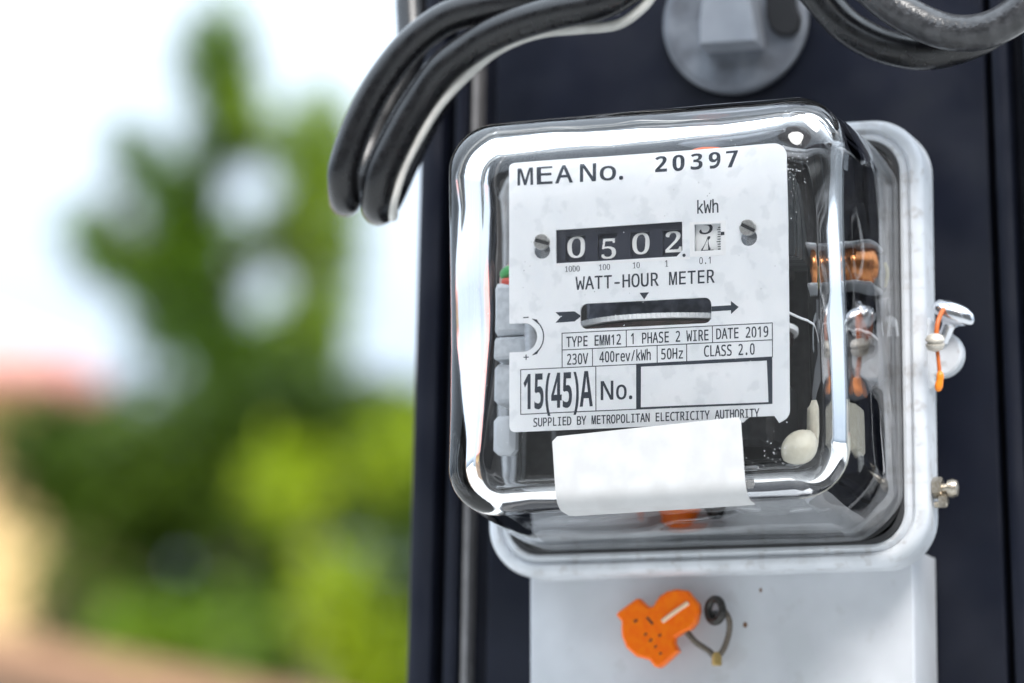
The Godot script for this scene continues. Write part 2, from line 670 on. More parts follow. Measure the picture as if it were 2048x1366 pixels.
func glass_cover(t: Node3D) -> void:
	var outer := glass_skin(0.0)
	var inner := glass_skin(4.6)
	outer.reverse()
	outer.append_array(inner)                     # closed: front centre, outside, rim, inside, inner front centre
	var b := Mb.new()
	b.rings(outer, false, true, true)
	var m := StandardMaterial3D.new()
	m.albedo_color = Color(1, 1, 1, 0.0)
	m.transparency = BaseMaterial3D.TRANSPARENCY_ALPHA
	m.refraction_enabled = true
	m.refraction_scale = 0.05
	m.roughness = 0.0
	var dust := Mb.new()
	var spots := []
	for i in 120:
		spots.append([rng.randf_range(-48, 49), rng.randf_range(-52, 44), 0.05, rng.randf_range(0.07, 0.2)])
	for i in 60:
		spots.append([rng.randfn() * 2.2 + 47.5, rng.randfn() * 5.0 + 30.0, 0.05, rng.randf_range(0.06, 0.2)])
	for i in 26:
		spots.append([rng.randfn() * 3.0 + 40.0, rng.randfn() * 2.0 - 57.0 + 4.0, 0.05, rng.randf_range(0.06, 0.18)])
	for q in spots:
		if q[0] < -47.0 or q[0] > 52.5:
			continue
		var a := rng.randf() * TAU
		dust.box(Vector3(q[0], q[1], 0.2), Vector3(q[3] * (1.0 + 2.0 * rng.randf()), q[3], 0.04), 0.0, Basis(Vector3.BACK, a))
	var glass := part("glass_cover", b.mesh(75), m, t, "thick clear pressed glass cover with rounded edges")
	var du := part("dust_specks", dust.mesh(), surface(0.75, 0.77, 0.8, 0.7), glass)
	du.set_meta("kind", "stuff")


# a point on the front of the glass, down mm below the dial's middle, measured along the glass round its lower edge
func over_edge(x: float, down: float) -> Vector3:
	var flat := 60.4
	if down <= flat:
		return Vector3(x, -down, 0.0)
	var a := (down - flat) / 5.4
	if a <= PI / 2:
		return Vector3(x, -flat - 5.4 * sin(a), -5.4 + 5.4 * cos(a))
	var more := down - flat - 5.4 * PI / 2
	return Vector3(x, -65.8 - more * 0.09, -5.4 - more)


func paper_label(t: Node3D) -> void:
	var b := Mb.new()
	var rows_top := []
	var na := 40
	var nv := 24
	var wide := 57.6
	var tall := 31.6
	var turn := deg_to_rad(2.5)
	for i in nv + 1:
		var v := tall * i / nv
		var cut := 0.0
		if v < 1.6:
			cut = 1.6 - sqrt(maxf(0.0, 1.6 * 1.6 - (1.6 - v) * (1.6 - v)))
		if v > tall - 1.6:
			cut = 1.6 - sqrt(maxf(0.0, 1.6 * 1.6 - (v - tall + 1.6) * (v - tall + 1.6)))
		var r := PackedVector3Array()
		for j in na + 1:
			var s := lerpf(cut, wide - cut * 0.4, float(j) / na)
			var x := -27.0 + s * cos(turn) + v * sin(turn)
			var down := 44.4 + v * cos(turn) - s * sin(turn)
			r.append(over_edge(x, down))
		rows_top.append(r)
	# a slab 0.15 mm thick that follows the glass
	var off := func(q: Vector3, d: float) -> Vector3:
		var n := Vector3(0, 0, 1)
		if q.z < -5.4:
			n = Vector3(0, -1, 0.07).normalized()
		elif q.y < -60.4:
			n = Vector3(0, q.y + 60.4, q.z + 5.4).normalized()
		return askew(q + n * d)
	var from := b.p.size()
	for i in nv:
		for j in na:
			var c := [rows_top[i][j], rows_top[i + 1][j], rows_top[i + 1][j + 1], rows_top[i][j + 1]]
			b.quad(off.call(c[0], 0.36), off.call(c[1], 0.36), off.call(c[2], 0.36), off.call(c[3], 0.36))
			b.quad(off.call(c[3], 0.22), off.call(c[2], 0.22), off.call(c[1], 0.22), off.call(c[0], 0.22))
	for i in nv:
		b.quad(off.call(rows_top[i][0], 0.22), off.call(rows_top[i + 1][0], 0.22), off.call(rows_top[i + 1][0], 0.36), off.call(rows_top[i][0], 0.36))
		b.quad(off.call(rows_top[i + 1][na], 0.22), off.call(rows_top[i][na], 0.22), off.call(rows_top[i][na], 0.36), off.call(rows_top[i + 1][na], 0.36))
	for j in na:
		b.quad(off.call(rows_top[0][j + 1], 0.22), off.call(rows_top[0][j], 0.22), off.call(rows_top[0][j], 0.36), off.call(rows_top[0][j + 1], 0.36))
		b.quad(off.call(rows_top[nv][j], 0.22), off.call(rows_top[nv][j + 1], 0.22), off.call(rows_top[nv][j + 1], 0.36), off.call(rows_top[nv][j], 0.36))
	b.orient(from)
	part("paper_label", b.mesh(30), mottled(Color(0.5, 0.495, 0.492), Color(0.56, 0.557, 0.557), 0.7, 0.045, 0.014), t, "blank white paper label stuck over the glass's lower edge")


const ZD := -12.0          # front of the dial plate


func dial(t: Node3D) -> void:
	var white := mottled(Color(0.83, 0.85, 0.88), Color(0.88, 0.895, 0.92), 0.38, 0.07, 0.012)
	grime(white, Color(0.5, 0.53, 0.57), 0.2, 0.62, 44)
	var ink := surface(0.016, 0.025, 0.042, 0.5)
	var outline := PackedVector2Array()
	outline.append_array(arc(-41.2, -39.7, 1.8, 180, 270, 6))
	outline.append(Vector2(29.0, -41.5))
	outline.append(Vector2(31.0, -39.9))
	outline.append(Vector2(38.6, -39.9))
	outline.append(Vector2(40.0, -42.0))
	outline.append_array(arc(40.0, -38.4, 3.2, 300, 360, 5))
	outline.append_array(arc(39.2, 37.7, 4.0, 0, 90, 6))
	outline.append_array(arc(-41.2, 39.9, 1.8, 90, 180, 6))
	# the half-round notch for the adjuster on the left edge
	outline.append(Vector2(-43.0, -8.74))
	outline.append_array(arc(-38.5, -13.08, 4.34, 90, -90, 12))
	outline.append(Vector2(-43.0, -17.42))
	var holes := [
		PackedVector2Array([Vector2(-28.3, 8.85), Vector2(9.2, 8.95), Vector2(11.0, 10.7), Vector2(11.0, 19.4), Vector2(-28.3, 19.1)]),
		PackedVector2Array([Vector2(14.7, 10.25), Vector2(22.75, 10.25), Vector2(22.75, 18.15), Vector2(14.7, 18.15)]),
		round_rect(-20.8, 19.8, -11.5, -3.75, 2.2),
		arc(-32.6, 13.0, 2.5, 0, 345, 23),
		arc(31.4, 13.4, 2.5, 0, 345, 23)]
	var b := Mb.new()
	b.prism(outline, ZD - 0.8, ZD, holes)
	var plate := part("dial_plate", b.mesh(30), white, t, "white printed dial plate behind the glass")
	var z := ZD + 0.02
	# lettering
	var k := 0.0461
	var mea := []
	for q in [["M", 135, 238], ["E", 268, 370], ["A", 393, 508], ["N", 560, 665], ["o", 695, 800], [".", 825, 848]]:
		mea.append([-40.2 + (q[1] - 135) * k, -40.2 + (q[2] - 135) * k, q[0]])
	print_on(plate, ink, SANS, 400, 33.35, 5.75, z, mea, 0.0, 0.0, 0.1, 0.1)
	var number := []
	for q in [["2", 1068, 1150], ["0", 1188, 1270], ["3", 1312, 1393], ["9", 1435, 1515], ["7", 1553, 1635]]:
		number.append([2.7 + (q[1] - 1068) * 0.0452, 2.7 + (q[2] - 1068) * 0.0452, q[0]])
	print_on(plate, ink, SANS, 700, 34.8, 5.26, z, number)
	for q in [
		["kWh", 15.75, 22.14, 21.48, 3.81], ["WATT-HOUR METER", -22.14, 20.85, 0.5, 3.91], ["TYPE EMM12", -25.03, -8.15, -16.63, 3.05],
		["1 PHASE 2 WIRE", -4.97, 18.79, -16.66, 3.2], ["DATE 2019", 21.26, 36.99, -16.45, 3.15], ["230V", -24.81, -18.32, -21.95, 3.18],
		["400rev/kWh", -14.76, 1.03, -21.72, 3.18], ["50Hz", 4.37, 10.95, -21.7, 3.16], ["CLASS 2.0", 17.46, 32.85, -21.5, 3.24],
		["SUPPLIED BY METROPOLITAN ELECTRICITY AUTHORITY", -35.39, 34.1, -40.15, 2.56]]:
		print_on(plate, ink, MONO, 400, q[3], q[4], z, [[q[1], q[2], q[0]]], 0.0, 0.0, 0.1, 0.045)
	for q in [["1000", -25.44, -20.85, 1.69], ["100", -14.8, -11.38, 1.69], ["10", -4.27, -2.13, 1.77], ["1", 5.7, 6.6, 1.86]]:
		print_on(plate, ink, SERIF, 400, 6.1, q[3], z, [[q[1], q[2], q[0]]])
	print_on(plate, ink, MONO, 400, 6.3, 2.03, z, [[16.18, 19.64, "0.1"]])
	print_on(plate, ink, SANS, 700, -34.8, 10.6, z, [[-38.5, -16.9, "15(45)A"]])
	print_on(plate, ink, SANS, 400, -33.05, 5.63, z, [[-14.35, -10.6, "N"], [-9.6, -6.5, "o"], [-5.6, -4.75, "."]], 0.0, 0.0, 0.1, 0.07)
	# rules, frames and arrows
	var ln := Mb.new()
	var zl := ZD + 0.04
	for q in [
		[-26.4, 38.3, -12.4, 0.25], [-26.4, 38.3, -17.45, 0.25], [-39.5, -3.4, -22.8, 0.25], [-39.5, 38.1, -36.25, 0.28]]:
		ln.box(Vector3((q[0] + q[1]) / 2, q[2], zl - 0.04), Vector3(q[1] - q[0], q[3], 0.12))
	for q in [
		[-26.4, -12.4, -22.8], [-6.46, -12.4, -17.45], [20.06, -12.4, -17.45], [38.25, -12.4, -22.7], [-16.95, -17.45, -22.8], [3.07, -17.45, -22.8],
		[12.13, -17.45, -22.8], [-39.4, -22.8, -36.25], [-15.93, -22.8, -36.25]]:
		ln.box(Vector3(q[0], (q[1] + q[2]) / 2, zl - 0.035), Vector3(0.25, absf(q[1] - q[2]) + 0.2, 0.12))
	part("ruled_lines", ln.mesh(), ink, plate)
	var fr := Mb.new()
	fr.prism(PackedVector2Array([Vector2(-3.45, -22.65), Vector2(-3.45, -36.2), Vector2(38.1, -36.15), Vector2(38.2, -22.4)]), ZD - 0.02, ZD + 0.075, [PackedVector2Array([Vector2(-1.97, -23.6), Vector2(36.55, -23.5), Vector2(36.95, -35.84), Vector2(-2.03, -35.75)])])
	part("number_box", fr.mesh(), ink, plate)
	var ar := Mb.new()
	ar.prism(PackedVector2Array([Vector2(-28.45, -5.95), Vector2(-22.5, -5.98), Vector2(-20.7, -7.3), Vector2(-20.7, -7.7), Vector2(-22.5, -9.02), Vector2(-28.45, -9.12), Vector2(-26.85, -7.5)]), ZD - 0.02, ZD + 0.06)
	part("arrow_tail", ar.mesh(), ink, plate)
	var ah := Mb.new()
	ah.prism(PackedVector2Array([Vector2(19.85, -6.55), Vector2(25.8, -6.5), Vector2(25.82, -5.22), Vector2(28.17, -7.15), Vector2(25.8, -9.14), Vector2(25.8, -8.0), Vector2(19.85, -8.05)]), ZD - 0.02, ZD + 0.06)
	part("arrow_head", ah.mesh(), ink, plate)
	var tr := Mb.new()
	tr.prism(PackedVector2Array([Vector2(-2.26, -1.36), Vector2(0.64, -1.35), Vector2(-0.82, -3.43)]), ZD - 0.02, ZD + 0.06)
	part("pointer_mark", tr.mesh(), ink, plate)
	var turning := arc(-38.2, -13.08, 6.2, -62, 62, 20)
	var inner := arc(-38.2, -13.08, 5.85, -62, 62, 20)
	inner.reverse()
	turning.append_array(inner)
	var tu := Mb.new()
	tu.prism(turning, ZD - 0.02, ZD + 0.06)
	tu.prism(PackedVector2Array([Vector2(-35.9, -7.5), Vector2(-34.2, -7.9), Vector2(-33.3, -9.7)]), ZD - 0.02, ZD + 0.065)
	tu.prism(PackedVector2Array([Vector2(-35.9, -18.66), Vector2(-34.2, -18.26), Vector2(-33.3, -16.5)]), ZD - 0.02, ZD + 0.065)
	tu.box(Vector3(-37.7, -7.08, ZD), Vector3(1.75, 0.3, 0.12))
	tu.box(Vector3(-37.7, -19.1, ZD), Vector3(1.6, 0.3, 0.12))
	tu.box(Vector3(-37.7, -19.1, ZD + 0.004), Vector3(0.3, 1.6, 0.12))
	part("turning_mark", tu.mesh(), ink, plate)
	var dt := Mb.new()
	dt.prism(arc(11.5, 9.2, 0.5, 0, 330, 11), ZD - 0.02, ZD + 0.06)
	part("decimal_point", dt.mesh(), ink, plate)
	var specks := Mb.new()
	for i in 26:
		specks.box(Vector3(rng.randf_range(-40, 40), rng.randf_range(-3, 32), ZD), Vector3(rng.randf_range(0.1, 0.28), rng.randf_range(0.1, 0.28), 0.06))
	part("specks", specks.mesh(), surface(0.12, 0.12, 0.13, 0.8), plate).set_meta("kind", "stuff")
	# slotted screws, a little above their round holes
	var steel := mottled(Color(0.42, 0.41, 0.4), Color(0.55, 0.54, 0.53), 0.32, 0.006, 0.03, 0.85)
	var dark := surface(0.05, 0.05, 0.055, 0.5, 0.6)
	for q in [[-32.5, 15.5, 72.0], [31.3, 16.3, 62.0]]:
		var s := Mb.new()
		var turn := Basis(Vector3.BACK, deg_to_rad(q[2] - 90.0))
		s.lathe(Vector3(q[0], q[1], ZD), Basis(Vector3.RIGHT, PI / 2), [[2.35, 0.0], [2.45, 0.15], [2.45, 0.7]], 32)
		for side in [0, 180]:
			var half := PackedVector2Array()
			for v in arc(0, 0, 2.44, 13.0 + side, 167.0 + side, 16):
				var w := turn * Vector3(v.x, v.y, 0)
				half.append(Vector2(q[0] + w.x, q[1] + w.y))
			s.prism(half, ZD + 0.5, ZD + 1.5, [], 0.2)
		part("dial_screw", s.mesh(35), steel, plate)
		var sl := Mb.new()
		sl.box(Vector3(q[0], q[1], ZD + 0.7), Vector3(4.5, 0.95, 0.12), 0.0, turn)
		part("screw_slot", sl.mesh(), dark, plate)
	for q in [[-32.6, 13.0], [31.4, 13.4]]:
		var s := Mb.new()
		s.lathe(Vector3(q[0], q[1], ZD - 3.2), Basis(Vector3.RIGHT, PI / 2), [[3.2, 0.0], [3.2, 0.4], [2.2, 0.6]], 28)
		part("washer", s.mesh(35), surface(0.5, 0.52, 0.55, 0.25, 0.8), plate)


func counter(t: Node3D) -> void:
	var black := surface(0.022, 0.026, 0.045, 0.42)
	var ivory := mottled(Color(0.86, 0.86, 0.85), Color(0.9, 0.9, 0.89), 0.5, 0.02)
	var zf := ZD - 1.7
	var b := Mb.new()
	for q in [[-29.2, 12.0, 17.3, 20.2], [-29.2, 12.0, 8.0, 9.75], [-29.2, -25.7, 9.75, 17.3], [-19.7, -15.6, 9.75, 17.3], [-9.6, -5.5, 9.75, 17.3], [0.5, 4.5, 9.75, 17.3], [10.5, 12.0, 9.75, 17.3]]:
		b.box(Vector3((q[0] + q[1]) / 2, (q[2] + q[3]) / 2, zf - 0.4), Vector3(q[1] - q[0], q[3] - q[2], 0.8))
	var c := part("counter", b.mesh(), black, t, "black counter window showing 0502")
	# white raised lip below the window and round the last drum
	var lip := Mb.new()
	for q in [[-28.3, 13.3, 8.0, 8.6], [13.3, 24.3, 8.6, 10.1], [13.3, 24.3, 18.3, 19.0], [13.3, 14.6, 10.1, 18.3], [22.9, 24.3, 10.1, 18.3]]:
		lip.box(Vector3((q[0] + q[1]) / 2, (q[2] + q[3]) / 2, ZD + 0.02), Vector3(q[1] - q[0], q[3] - q[2], 0.12))
	part("window_lip", lip.mesh(), surface(0.86, 0.86, 0.87, 0.35), c)
	var r := 12.0
	var zd := zf - 0.9
	var row := 13.5
	for q in [[-22.7, "0", 10.85, 5.35, 6.35], [-12.6, "5", 10.1, 4.4, 5.9], [-2.5, "0", 10.85, 5.2, 6.3], [7.5, "2", 10.8, 4.8, 6.25]]:
		var d := Mb.new()
		d.lathe(Vector3(q[0] - 3.4, row, zd - r), Basis(Vector3.FORWARD, PI / 2), [[r - 0.3, 0.0], [r, 0.3], [r, 6.5], [r - 0.3, 6.8]], 72)
		part("digit_drum", d.mesh(35), black, c)
		print_on(c, ivory, SERIF, 400, q[2], q[4], zd + 0.02, [[q[0] - q[3] / 2, q[0] + q[3] / 2, q[1]]], r, row, 0.1, 0.09)
	print_on(c, ivory, SERIF, 400, 18.9, 5.9, zd + 0.02, [[-14.6, -10.4, "4"]], r, row)
	var w := Mb.new()
	w.lathe(Vector3(14.2, row, zd - r + 0.5), Basis(Vector3.FORWARD, PI / 2), [[r - 0.3, 0.0], [r, 0.3], [r, 9.2], [r - 0.3, 9.5]], 72)
	part("digit_drum", w.mesh(35), ivory, c, "white tenths drum")
	var ink := surface(0.02, 0.025, 0.035, 0.5)
	print_on(c, ink, SERIF, 400, 8.7, 6.2, zd + 0.52, [[16.0, 19.9, "4"]], r, row)
	print_on(c, ink, SERIF, 400, 15.7, 6.2, zd + 0.52, [[15.6, 19.6, "3"]], r, row)
	var tk := Mb.new()
	for i in 12:
		var a := (i - 5.5) * 0.062
		tk.box(Vector3(22.0, row + sin(a) * r, zd - r + 0.5 + cos(a) * r), Vector3(1.5 if i % 5 else 2.1, 0.26, 0.12), 0.0, Basis(Vector3.RIGHT, -a))
	part("scale_marks", tk.mesh(), ink, c)
	var mk := Mb.new()
	mk.box(Vector3(23.4, 15.1, ZD + 0.08), Vector3(1.1, 1.0, 0.12))
	part("index_mark", mk.mesh(), ink, c)


func meter_inside(t: Node3D) -> void:
	var dark := mottled(Color(0.012, 0.012, 0.014), Color(0.03, 0.03, 0.033), 0.45, 0.03, 0.02)
	var silver := mottled(Color(0.5, 0.51, 0.53), Color(0.62, 0.63, 0.66), 0.35, 0.02, 0.02, 0.6)
	var lightgrey := surface(0.55, 0.58, 0.62, 0.4)
	var copper := mottled(Color(0.55, 0.19, 0.06), Color(0.75, 0.33, 0.13), 0.24, 0.008, 0.04, 0.9)
	var pan := Mb.new()
	pan.box(Vector3(0, -8.5, -84), Vector3(122, 118, 3), 1)
	part("inner_pan", pan.mesh(), dark, t)
	var f := Mb.new()
	f.box(Vector3(-4, 22, -56), Vector3(66, 26, 40), 2)
	f.box(Vector3(-4, -34, -58), Vector3(70, 22, 36), 2)
	f.box(Vector3(-2, -6, -78), Vector3(74, 80, 8), 2)
	part("inner_frame", f.mesh(), dark, t)
	for x in [8.0, 13.0, -14.5]:
		var pl := Mb.new()
		pl.box(Vector3(x, -7, -62), Vector3(1.6, 34, 3), 0.3)
		part("support_post", pl.mesh(), silver, t)
	# laminated iron stack on the right
	for i in 9:
		var l := Mb.new()
		l.box(Vector3(36.0 + 0.3 * (i % 2), 24.0, -34 - i * 3.2), Vector3(8, 26, 2.4), 0.3)
		part("iron_lamination", l.mesh(), surface(0.05 + 0.03 * (i % 3), 0.055 + 0.03 * (i % 3), 0.06 + 0.03 * (i % 3), 0.4, 0.6), t)
	# copper coil on a white bobbin
	var coil := Mb.new()
	var prof := [[3.0, 5.6]]
	for i in 13:
		prof.append([4.3 + 1.9 * sin(PI * i / 12.0) + (0.16 if i % 2 else 0.0), 5.8 + i * 0.9])
	prof.append([3.0, 16.8])
	coil.lathe(Vector3(49.5, 0, -58), Basis.IDENTITY, prof, 40)
	var cp := part("copper_coil", coil.mesh(40), copper, t, "copper wire coil on a white bobbin")
	for y in [4.6, 17.4]:
		var bb := Mb.new()
		bb.box(Vector3(48, y, -58), Vector3(15, 1.2, 18), 0.4)
		part("bobbin_flange", bb.mesh(), lightgrey, cp)
	# brake magnet block on the left, with a saddle
	var mg := Mb.new()
	mg.box(Vector3(-46.5, -2.6, -28), Vector3(12, 16, 14), 1.6)
	mg.box(Vector3(-45.6, -14.5, -27.5), Vector3(13, 6.6, 13), 0.8)
	mg.box(Vector3(-46.5, -25.0, -30), Vector3(11, 12, 14), 1.2)
	part("brake_magnet", mg.mesh(), mottled(Color(0.5, 0.53, 0.57), Color(0.62, 0.65, 0.69), 0.4, 0.02), t, "grey brake magnet block left of the dial")
	# adjuster cylinder behind the notch
	var ad := Mb.new()
	ad.lathe(Vector3(-37.5, -21, -24), Basis.IDENTITY, [[4.4, 0.0], [4.6, 0.3], [4.6, 15.6], [4.2, 16.0]], 32)
	part("adjuster", ad.mesh(), silver, t)
	# aluminium rotor disc with a notched rim
	var disc := Mb.new()
	var top := PackedVector3Array()
	var rows := []
	for h in [[0.0, -0.75], [1.0, -0.75], [1.0, 0.75], [0.0, 0.75]]:
		var r := PackedVector3Array()
		for j in 300:
			var a := TAU * j / 300.0
			var rad := 35.6 + (0.35 if j % 2 else 0.0)
			if h[0] == 0.0:
				rad -= 0.8
			r.append(Vector3(cos(a) * rad - 0.5, -8.0 + h[1], -50.0 + sin(a) * rad))
		rows.append(r)
	disc.rings(rows)
	part("rotor_disc", disc.mesh(25), surface(0.93, 0.94, 0.95, 0.5), t, "bright notched rotor disc behind the slot")
	var under := Mb.new()
	under.lathe(Vector3(-0.5, -12.0, -50), Basis.IDENTITY, [[33.0, 0.0], [34.4, 0.3], [34.6, 2.6], [33.0, 3.0]], 64)
	part("magnet_yoke", under.mesh(), mottled(Color(0.03, 0.02, 0.02), Color(0.06, 0.035, 0.03), 0.5, 0.03), t)
	var house := Mb.new()
	house.box(Vector3(-1, 2.0, -44), Vector3(52, 14, 12), 1.0)
	part("coil_housing", house.mesh(), mottled(Color(0.10, 0.115, 0.16), Color(0.22, 0.24, 0.31), 0.35, 0.03, 0.02), t)
	var tray := Mb.new()
	tray.box(Vector3(-3, -57.5, -50), Vector3(88, 2.0, 34), 0.6)
	part("terminal_tray", tray.mesh(), mottled(Color(0.13, 0.135, 0.14), Color(0.26, 0.265, 0.27), 0.5, 0.04, 0.03), t)
	var cop2 := Mb.new()
	cop2.tube(smooth_path([Vector3(-50, 15, -48), Vector3(-52, 10, -40), Vector3(-50, 4, -36), Vector3(-46, 2, -40)]), 3.2, 16)
	part("copper_loop", cop2.mesh(60), mottled(Color(0.36, 0.2, 0.17), Color(0.5, 0.3, 0.24), 0.4, 0.01, 0.03, 0.5), t)
	var gw := Mb.new()
	gw.tube(smooth_path([Vector3(-49, 8.6, -26), Vector3(-46, 9.4, -24), Vector3(-40, 9.0, -26)]), 1.9, 14)
	part("green_wire", gw.mesh(60), surface(0.04, 0.34, 0.08, 0.4), t)
	var rw := Mb.new()
	rw.tube(smooth_path([Vector3(-48.5, 6.0, -24), Vector3(-45, 5.9, -23), Vector3(-40, 6.4, -25)]), 1.4, 14)
	part("red_wire", rw.mesh(60), surface(0.6, 0.07, 0.04, 0.4), t)
	var yw := Mb.new()
	yw.tube(smooth_path([Vector3(57, 13.0, -63), Vector3(57.5, 10.0, -64), Vector3(56.5, 6, -66)]), 0.6, 14)
	part("yellow_wire", yw.mesh(60), surface(0.3, 0.27, 0.05, 0.4), t)
	# bright bare wire across the right side
	var bw := Mb.new()
	bw.tube(smooth_path([Vector3(38, -6.5, -22), Vector3(44, -9.2, -30), Vector3(50, -9.0, -44), Vector3(55, -11.5, -58)]), 0.4, 10)
	part("bare_wire", bw.mesh(60), surface(0.85, 0.86, 0.87, 0.3, 0.4), t)
	# cream terminal block at the lower right and a grey bracket above it
	var cream := mottled(Color(0.66, 0.62, 0.5), Color(0.76, 0.72, 0.6), 0.4, 0.02)
	var tb := Mb.new()
	tb.box(Vector3(47.5, -41, -42), Vector3(9.5, 17, 14), 2.2)
	tb.lathe(Vector3(45.5, -49.5, -30), Basis(Vector3.RIGHT, PI / 2) * Basis.from_scale(Vector3(1.1, 1, 1)), [[4.6, 0.0], [6.0, 1.5], [6.4, 6.0], [6.2, 11.0], [5.2, 14.0], [3.0, 15.8], [1.0, 16.3]], 32)
	part("terminal_block", tb.mesh(50), cream, t, "cream terminal block low on the right")
	var redw := Mb.new()
	redw.tube(smooth_path([Vector3(40, -50, -24), Vector3(43, -46, -26), Vector3(47, -44, -34)]), 1.1, 12)
	part("red_wire", redw.mesh(60), surface(0.55, 0.05, 0.05, 0.4), t)
	var br := Mb.new()
	br.prism(PackedVector2Array([Vector2(40, -32), Vector2(48, -26), Vector2(57, -22), Vector2(57, -18), Vector2(57, 3), Vector2(52, 3), Vector2(52, -14), Vector2(45, -19), Vector2(40, -26)]), -70, -68, [], 0.4)
	part("bracket", br.mesh(), surface(0.2, 0.21, 0.23, 0.4, 0.3), t)
	var loopm := Mb.new()
	var ring_path := PackedVector3Array()
	for i in 25:
		var a := deg_to_rad(200.0 - i * 8.0)
		ring_path.append(Vector3(52 + cos(a) * 8.0, -10 + sin(a) * 8.0, -70))
	loopm.tube(ring_path, 1.2, 12)
	part("bracket_ring", loopm.mesh(60), lightgrey, t)
	# terminal screws seen through the bottom
	for x in [-34.0, -14.0, 6.0, 22.0, 36.0]:
		var s := Mb.new()
		s.lathe(Vector3(x, -58.0, -36.0 - absf(x) * 0.4), Basis.IDENTITY, [[3.0, -1.6], [3.4, -1.2], [3.4, 4.0], [2.4, 5.0]], 18)
		part("terminal_screw", s.mesh(), silver, t)
	var st := Mb.new()
	st.lathe(Vector3(16, 41.5, -22), Basis.IDENTITY, [[4.0, 0.0], [5.5, 0.4], [5.5, 2.2], [4.6, 3.0]], 24)
	part("orange_stopper", st.mesh(), surface(0.85, 0.14, 0.02, 0.4), t)
	var ls := Mb.new()
	ls.box(Vector3(-48.0, -41, -24), Vector3(7, 12, 6), 1.5)
	part("guide_bracket", ls.mesh(), lightgrey, t)


# ---------------------------------------------------------------- cables
func cable(called: String, label: String, m: Material, ctrl: Array, radius: float, group := "") -> void:
	var b := Mb.new()
	b.tube(smooth_path(ctrl), radius, 28)
	var o := part(called, b.mesh(70), m, self)
	o.position = Vector3(0, HANG, 0)
	tag(o, label, "cable", group)


